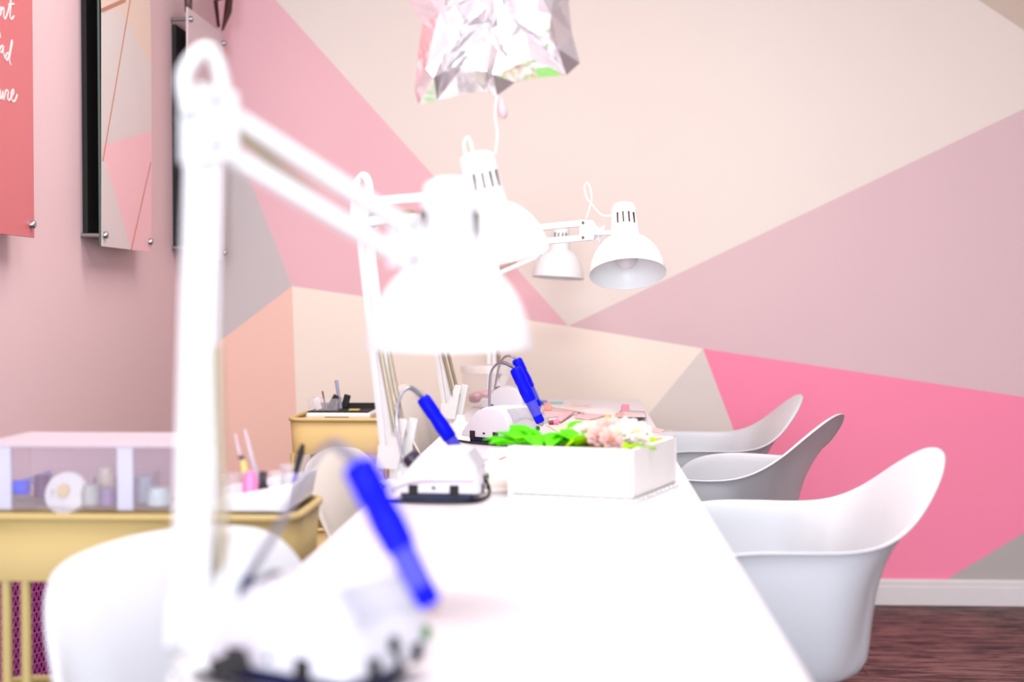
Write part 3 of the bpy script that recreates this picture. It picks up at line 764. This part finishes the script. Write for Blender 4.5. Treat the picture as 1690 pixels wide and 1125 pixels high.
for i, (px, Yv, r_, h_, c_, lab) in enumerate(((70, 2.25, .014, .035, (120, 60, 100), 'dark plum pot behind the white jar lid'), (92, 2.18, .012, .02, (130, 60, 110), 'plum pot under the white jar lid'), (150, 2.17, .015, .03, (200, 200, 190), 'pale green pot right of the white jar lid'), (175, 2.24, .016, .05, (226, 206, 190), 'cream jar in the organizer left of its divider'), (178, 2.17, .013, .024, (170, 140, 180), 'mauve pot beside the organizer divider'), (236, 2.20, .018, .04, (190, 190, 200), 'grey jar in the right half of the organizer'), (262, 2.17, .018, .026, (225, 240, 240), 'pale aqua tub in the right half of the organizer'))):
    bm = NB(); lathe(bm, [(0, 0), (r_, 0), (r_, h_ * .7), (r_ * .85, h_ * .72), (r_ * .85, h_), (0, h_)], (ix(px, Yv), Yv, zi), n=20)
    small('cosmetic_pot', bm, mat('pot_%s' % 'abcdefg'[i], c_, .4), lab, 'pot')
for px, pz, c_, lab in ((178, .800, (150, 130, 185), 'muted purple swatch block standing high in the organizer'), (240, .812, (215, 185, 190), 'dusty pink swatch block in the right half of the organizer')):
    small('swatch_block', box(NB(), (ix(px, 2.28), 2.28, (zi + pz) / 2), (.038, .03, pz - zi)), mat('swatch' + str(px), c_, .5), lab, 'swatch block', smooth=False, bevel=.002)

# right part of near cart: white tray, bottles, cups, brushes
tz = .757 + .0095
bm = NB()
q = [(-.585, 2.125), (-.445, 2.125), (-.445, 2.33), (-.585, 2.33)]
vb0 = [bm.verts.new((x * .985 - .008, y, tz + .0015)) for x, y in q]; vt = [bm.verts.new((x + (.0 if x < -.5 else .006), y, tz + .014 + (.028 if x > -.5 else 0))) for x, y in q]
bm.faces.new(vb0)
for i in range(4): bm.faces.new((vb0[i], vb0[(i + 1) % 4], vt[(i + 1) % 4], vt[i]))
tag(obj('white_tray', bm, mat('tray_white', (244, 244, 250), .35), solid=.003, bevel=.002), 'white plastic tray raised at one end on the right of the near cart', 'tray')
zt_ = tz + .0035
def cup(px, Y, r, h, lab, m=clear):
    x = ix(px, Y); bm = NB(); lathe(bm, [(0, 0), (r * .85, 0), (r, h), (r * .93, h), (r * .8, .003), (0, .003)], (x, Y, zt_), n=22)
    return tag(obj('clear_cup', bm, m), lab, 'cup')
# pink bottle
x = ix(413, 2.17)
t = thing('polish_bottle', 'bright pink polish bottle with a yellow neck on the near cart', 'bottle', (x, 2.17, zt_))
bm = NB(); lathe(bm, [(0, 0), (.0125, 0), (.013, .008), (.0125, .036), (.0095, .048), (.008, .053), (0, .053)], (x, 2.17, zt_), n=24); obj('bottle_body', bm, mat('bottle_pink', (246, 140, 196), .3), t)
bm = NB(); lathe(bm, [(0, .052), (.0055, .052), (.0045, .070), (0, .070)], (x - .001, 2.17, zt_), (-.15, 0, 1), n=14); obj('bottle_neck', bm, mat('neck_yellow', (245, 215, 120), .4), t)
bm = NB(); sph(bm, (x - .014, 2.17, zt_ + .074), .0045, (1.2, 1, .8), 10); obj('nozzle', bm, mat('nozzle_dark', (60, 20, 30), .5, raw=True), t)
for a, b_, r_, m_, lab in (((402, 780), (388, 716), .0028, lid_v, 'frosted slim brush rising left of the pink bottle'), ((424, 790), (404, 708), .0035, lid_v, 'taller frosted brush rising behind the pink bottle'), ((436, 815), (415, 750), .003, mat('brush_lilac', (190, 170, 200), .4), 'lilac brush handle behind the pink bottle')):
    p0 = P(b_[0], b_[1], 2.24); p1 = P(a[0], a[1], 2.22); d_ = (p1 - p0).normalized(); p2 = p1 + d_ * ((p1.z - zt_) / -d_.z)
    tag(obj('cosmetic_brush', tube(NB(), [p0, p0.lerp(p2, .3), p2], [r_ * .6, r_, r_], 10), m_), lab, 'brush')
bm = NB(); lathe(bm, [(0, 0), (.009, 0), (.009, .026), (.006, .03), (.006, .05), (0, .05)], (ix(434, 2.19), 2.19, zt_), n=18)
small('black_bottle', bm, mat('bottle_black', (30, 8, 22), .3, raw=True), 'small black bottle right beside the pink bottle', 'bottle')
cup(456, 2.2, .014, .05, 'clear cup just right of the small black bottle'); cup(478, 2.25, .016, .055, 'clear cup at the right end of the white tray'); cup(378, 2.2, .02, .045, 'clear cup left of the pink bottle')
p0 = P(500, 733, 2.24); p1 = P(488, 780, 2.22); p2 = p1 + (p1 - p0).normalized() * .06
t = thing('makeup_brush', 'slim brush with black bristles leaning at the right end of the near cart', 'brush', p2)
obj('bristles', tube(NB(), [p0, p0.lerp(p1, .3), p1], [.003, .006, .004], 12), black, t)
p2 = p1 + (p1 - p0).normalized() * ((p1.z - zt_) / -(p1 - p0).normalized().z)
obj('handle', tube(NB(), [p1, p2], .0028, 10), mat('handle_violet', (120, 110, 190), .4, raw=True), t)

# magenta perforated metal bin by the left wall
mag = mat('magenta_metal', (150, 58, 122), .45, raw=True)
def lattice(bm, o, u, h, w_, hgt):
    """triangular cut-out sheet: bars spanning w_ along u and hgt up"""
    n1 = int(w_ / .012); n2 = int(hgt / .021); nrm = u.cross(Vector((0, 0, 1)))
    for j in range(n2 + 1):
        z = hgt * j / n2; bar(bm, o + Vector((0, 0, z)), o + u * w_ + Vector((0, 0, z)), .0022, .003)
    for j in range(n2):
        z0 = hgt * j / n2; z1 = hgt * (j + 1) / n2
        for i in range(n1):
            x0_ = w_ * i / n1; x1_ = w_ * (i + 1) / n1; xm = (x0_ + x1_) / 2
            bar(bm, o + u * x0_ + Vector((0, 0, z0)), o + u * xm + Vector((0, 0, z1)), .0022, .002, nrm)
            bar(bm, o + u * x1_ + Vector((0, 0, z0)), o + u * xm + Vector((0, 0, z1)), .0022, .002, nrm)
t = thing('perforated_bin', 'magenta metal bin of triangle lattice sheet, seen under the near cart', 'bin', (-1.15, 2.95, 0))
bc = [Vector((-1.21, 2.74, .01)), Vector((-1.085, 2.99, .01)), Vector((-1.20, 3.05, .01)), Vector((-1.325, 2.80, .01))]
for i in range(4):
    a, b_ = bc[i], bc[(i + 1) % 4]; u = (b_ - a).normalized(); w__ = (b_ - a).length
    bm = NB(); lattice(bm, a, u, None, w__, .56); obj('lattice_panel', bm, mag, t, smooth=False)
    obj('corner_post', tube(NB(), [a, a + Vector((0, 0, .57))], .005, 8), mag, t)
bm = NB(); prism(bm, [p + Vector((0, 0, -.008)) for p in bc], (0, 0, .006)); obj('bottom_plate', bm, mag, t, smooth=False)
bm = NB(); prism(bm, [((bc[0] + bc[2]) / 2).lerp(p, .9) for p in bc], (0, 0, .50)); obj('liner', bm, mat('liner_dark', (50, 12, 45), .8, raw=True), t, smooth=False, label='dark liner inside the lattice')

# far cart contents: white tray with black items, clear cup
zt2 = .755 - .095 + .002
bx0, bx1 = P(505, 690, 4.02).x, P(613, 690, 4.02).x
t = thing('supply_tray', 'white tray with black insert on the far yellow cart', 'tray', ((bx0 + bx1) / 2, 4.1, zt2))
bm = NB(); box2(bm, (bx0, 4.01, zt2 + .001), (bx1, 4.2, zt2 + .110)); obj('tray_body', bm, mat('tray_cream', (245, 240, 234), .4), t, bevel=.008, smooth=False)
bm = NB(); box2(bm, (bx0 + .01, 4.17, zt2 + .11), (bx1 - .0, 4.195, zt2 + .127)); box2(bm, (bx0 + .004, 4.02, zt2 + .1095), (bx1 - .01, 4.19, zt2 + .113)); obj('black_insert', bm, black, t, smooth=False)
bm = NB(); box2(bm, (P(535, 690, 4.0).x, 4.006, zt2 + .093), (P(575, 690, 4.0).x, 4.012, zt2 + .099)); obj('grip_slot', bm, black, t, smooth=False)
zc = zt2 + .114
def fx(px, Y=4.08): return P(px, 680, Y).x
x0_, x1_ = fx(511), fx(560)
t = thing('clear_pen_cup', 'clear plastic holder of files standing on the far cart tray', 'cup', ((x0_ + x1_) / 2, 4.09, zc))
bm = NB()
for a, b_ in (((x0_, 4.05), (x1_, 4.052)), ((x0_, 4.13), (x1_, 4.132)), ((x0_, 4.05), (x0_ + .002, 4.132)), ((x1_ - .002, 4.05), (x1_, 4.132))): box2(bm, (a[0], a[1], zc), (b_[0], b_[1], zc + .034))
obj('holder', bm, clear, t, smooth=False)
def stick(px0, py0, px1, Y, w, th_, m, lab, name='nail_tool', cat='nail tool', rnd_=False):
    p0 = P(px0, py0, Y); p1 = Vector((fx(px1, Y), Y, zc + .001))
    if rnd_: bm = tube(NB(), [p0, p0.lerp(p1, .15), p1], [w * .5, w * .5, w * .5], 12)
    else: bm = bar(NB(), p0, p1, w, th_, (0, 1, 0))
    return tag(obj(name, bm, m, bevel=(0 if rnd_ else .004)), lab, cat)
stick(521, 657, 527, 4.07, .018, .004, mat('file_white', (250, 246, 246), .6), 'white ribbed buffer leaning at the left of the clear holder')
stick(532, 645, 538, 4.085, .005, .004, mat('stick_brown', (130, 80, 60), .6), 'thin brown tipped stick standing in the clear holder', rnd_=True)
stick(556, 652, 543, 4.10, .018, .006, black, 'thick black tool leaning in the clear holder')
stick(555, 627, 562, 4.115, .010, .008, mat('pen_grey', (165, 165, 190), .3), 'tall silver grey pen behind the black tools', name='pen', cat='pen', rnd_=True)
stick(574, 651, 568, 4.145, .020, .006, black, 'upright black file with a rounded end right of the holder')
small('yellow_sachet', box(NB(), (fx(587), 4.06, zc + .002), (.03, .03, .003)), mat('sachet_yellow', (225, 200, 90), .5), 'small yellow sachet lying in the far cart tray', 'sachet', smooth=False)

# ------------------------------------------------------------ clear tub with lid on the far table
tx = P(806, 650, 4.55).x; r_ = .088
t = thing('clear_tub', 'clear plastic tub with pale lid between the third and farthest lamps', 'tub', (tx, 4.55, TZ))
bm = NB(); lathe(bm, [(0, 0), (r_ * .88, 0), (r_ * .98, .118), (r_ * .94, .118), (r_ * .85, .004), (0, .004)], (tx, 4.55, TZ), n=36); obj('tub_body', bm, mat('tub_plastic', (255, 248, 250), .25, alpha=.10), t)
bm = NB(); lathe(bm, [(r_ * .9, .112), (r_ * 1.02, .112), (r_ * 1.02, .132), (r_ * .99, .136), (0, .136)], (tx, 4.55, TZ), n=36); obj('tub_lid', bm, mat('lid_blush', (255, 248, 246), .3, alpha=.55), t)
bm = NB(); rr = random.Random(5)
for i in range(9):
    a = rr.uniform(0, 6.28); sph(bm, (tx + .045 * math.cos(a), 4.55 + .045 * math.sin(a), TZ + .018 + rr.uniform(0, .03)), .016, (1.3, 1, .8), 8)
tag(obj('cotton_pads', bm, mat('pad_pink', (244, 190, 196), .7)), 'heap of pink cotton pads inside the clear tub', 'cotton pads')['kind'] = 'stuff'

# ------------------------------------------------------------ things lying on the far table
def slab(name, pts, z0, th_, m, lab, cat, group=None, bevel=.0):
    q = [PZ(x, y, z0) for x, y in pts]; return tag(obj(name, prism(NB(), q, (0, 0, th_)), m, smooth=False, bevel=bevel), lab, cat, group)
pk = mat('paper_pink', (250, 214, 218), .5); pk2 = mat('paper_rose', (248, 196, 204), .5); wh = mat('paper_white', (253, 248, 250), .5); cor = mat('coral_card', (248, 168, 158), .5)
cr_m = mat('paper_cream', (252, 240, 214), .5)
slab('paper_sheet', [(893, 684), (1000, 672), (1035, 690), (905, 703)], TZ, .0008, wh, 'large white paper sheet under the pink packets', 'paper')
slab('paper_sheet', [(900, 700), (1010, 690), (1045, 702), (935, 722)], TZ + .001, .0008, cr_m, 'cream paper sheet just behind the planter flowers', 'paper')
slab('pink_packet', [(895, 678), (950, 676), (958, 684), (900, 690)], TZ + .002, .003, pk, 'pale pink packet left of the striped one', 'packet')
slab('pink_packet', [(918, 692), (940, 679), (948, 681), (925, 697)], TZ + .006, .004, pk2, 'rose pink long wrapper lying diagonally in front of the packets', 'packet')
p = [(948, 690), (955, 682), (1002, 686), (970, 694)]
t = slab('striped_packet', p, TZ + .002, .003, pk2, 'pink packet with fine white stripes right of the wrapper', 'packet')
bm = NB()
for i in range(9):
    a = (950 + i * 4.2, 690.5 + i * .1); b_ = (957 + i * 4.2, 683.6 + i * .25); bar(bm, PZ(*a, TZ + .0054), PZ(*b_, TZ + .0054), .0016, .0008)
st_ = obj('stripes', bm, wh, t, smooth=False)
# corrected parenting offset for a mesh parent: rootof() already accounts for it
slab('nail_tube', [(888, 667), (892, 664), (903, 664), (899, 668)], TZ + .001, .008, mat('tube_blue', (60, 90, 225), .4, raw=True), 'small blue cap lying at the left of the far table', 'cap', bevel=.001)
slab('swatch_card', [(903, 665), (905, 663), (930, 663.5), (928, 666)], TZ + .001, .002, mat('card_teal', (150, 225, 205), .5), 'teal swatch strip on the far table', 'card')
slab('coral_block', [(897, 677), (898, 671), (909, 671), (910, 677)], TZ + .006, .014, cor, 'coral pink block at the left of the far table', 'buffer block', bevel=.001)
bm = NB(); tube(bm, [PZ(910, 671, TZ + .016), PZ(948, 677, TZ + .012), PZ(966, 681, TZ + .010)], [.004, .004, .0025], 8)
small('wooden_stick', bm, mat('stick_pale', (246, 228, 210), .6), 'pale wooden cuticle stick lying across the packets', 'stick')
bm = NB(); q = PZ(901, 699, TZ); lathe(bm, [(0, 0), (.008, 0), (.008, .018), (.006, .02), (0, .02)], q, n=16); small('grey_pot', bm, mat('pot_grey', (190, 190, 190), .5), 'grey pot right behind the third drill tip', 'pot')
q = PZ(913, 697, TZ + .008)
t = thing('pink_polish', 'pink polish bottle with dark red cap lying on the far table', 'bottle', q)
obj('bottle_body', lathe(NB(), [(0, 0), (.008, 0), (.0085, .014), (0, .014)], q, (1, .2, 0), 16), mat('polish_pink', (246, 130, 180), .3), t)
obj('bottle_cap', lathe(NB(), [(0, -.012), (.006, -.012), (.007, 0), (0, 0)], q, (1, .2, 0), 16), mat('cap_red', (120, 10, 50), .4, raw=True), t)
slab('yellow_clip', [(998, 689), (1001, 686), (1008, 686), (1006, 689)], TZ + .003, .004, mat('clip_yellow', (250, 225, 70), .5), 'tiny yellow clip behind the planter flowers', 'clip')
slab('wooden_ruler', [(942, 669), (943, 666), (974, 667), (974, 671), (969, 671), (968, 669)], TZ + .001, .003, mat('ruler_peach', (250, 215, 200), .5), 'peach coloured flat card bent at one end on the far table', 'card')
slab('booklet', [(1019, 690), (1023, 683), (1065, 685), (1066, 690)], TZ + .001, .012, mat('booklet_grey', (150, 165, 180), .4), 'grey blue booklet at the right edge of the far table', 'booklet', bevel=.001)
slab('booklet', [(1022, 688), (1028, 681), (1064, 683), (1065, 688)], TZ + .0135, .004, mat('booklet_cover', (248, 205, 205), .4), 'pink booklet lying on top of the grey blue one', 'booklet')
slab('sticker_block', [(1025, 677), (1026, 673), (1035, 673), (1036, 677)], TZ + .001, .012, mat('purple_block', (176, 120, 200), .5), 'small purple block behind the booklets', 'block', bevel=.001)
slab('sticker_block', [(1026, 681), (1027, 677.5), (1038, 677.5), (1039, 681)], TZ + .001, .020, mat('rose_block', (248, 140, 165), .5), 'rose pink block between the purple block and the booklets', 'block', bevel=.001)
slab('sticker_block', [(1015, 688), (1016, 684), (1030, 684), (1030, 688)], TZ + .018, .006, cor, 'coral block lying on the left end of the booklets', 'block', bevel=.001)
slab('pink_card', [(1056, 713), (1057, 703), (1082, 707), (1098, 711), (1092, 713.5)], TZ + .001, .003, mat('card_salmon', (250, 196, 192), .5), 'salmon pink card at the right edge behind the planter', 'card')
slab('clear_pouch', [(1060, 728), (1064, 716), (1108, 711), (1118, 722), (1120, 728)], TZ + .004, .006, clear, 'clear plastic pouch overhanging the right edge behind the planter', 'pouch', bevel=.002)
slab('magazine', [(1058, 724), (1066, 720.5), (1104, 720), (1109, 725)], TZ + .0105, .001, wh, 'white folded leaflet on the clear pouch', 'leaflet')
slab('towel', [(748, 818), (806, 742), (850, 742), (846, 812)], TZ, .004, mat('towel_blush', (252, 238, 240), .8, bump=.3, scale=120), 'pale blush towel spread between the second and third drills', 'towel', bevel=.002)
slab('nail_tip', [(790, 760), (794, 757), (806, 757), (802, 760)], TZ + .0045, .001, pk2, 'small pink nail tip on the left of the towel', 'nail tip')
slab('nail_tip', [(822, 758), (830, 754), (836, 754), (828, 758)], TZ + .0045, .001, cor, 'small coral nail tip on the towel beside the planter', 'nail tip')
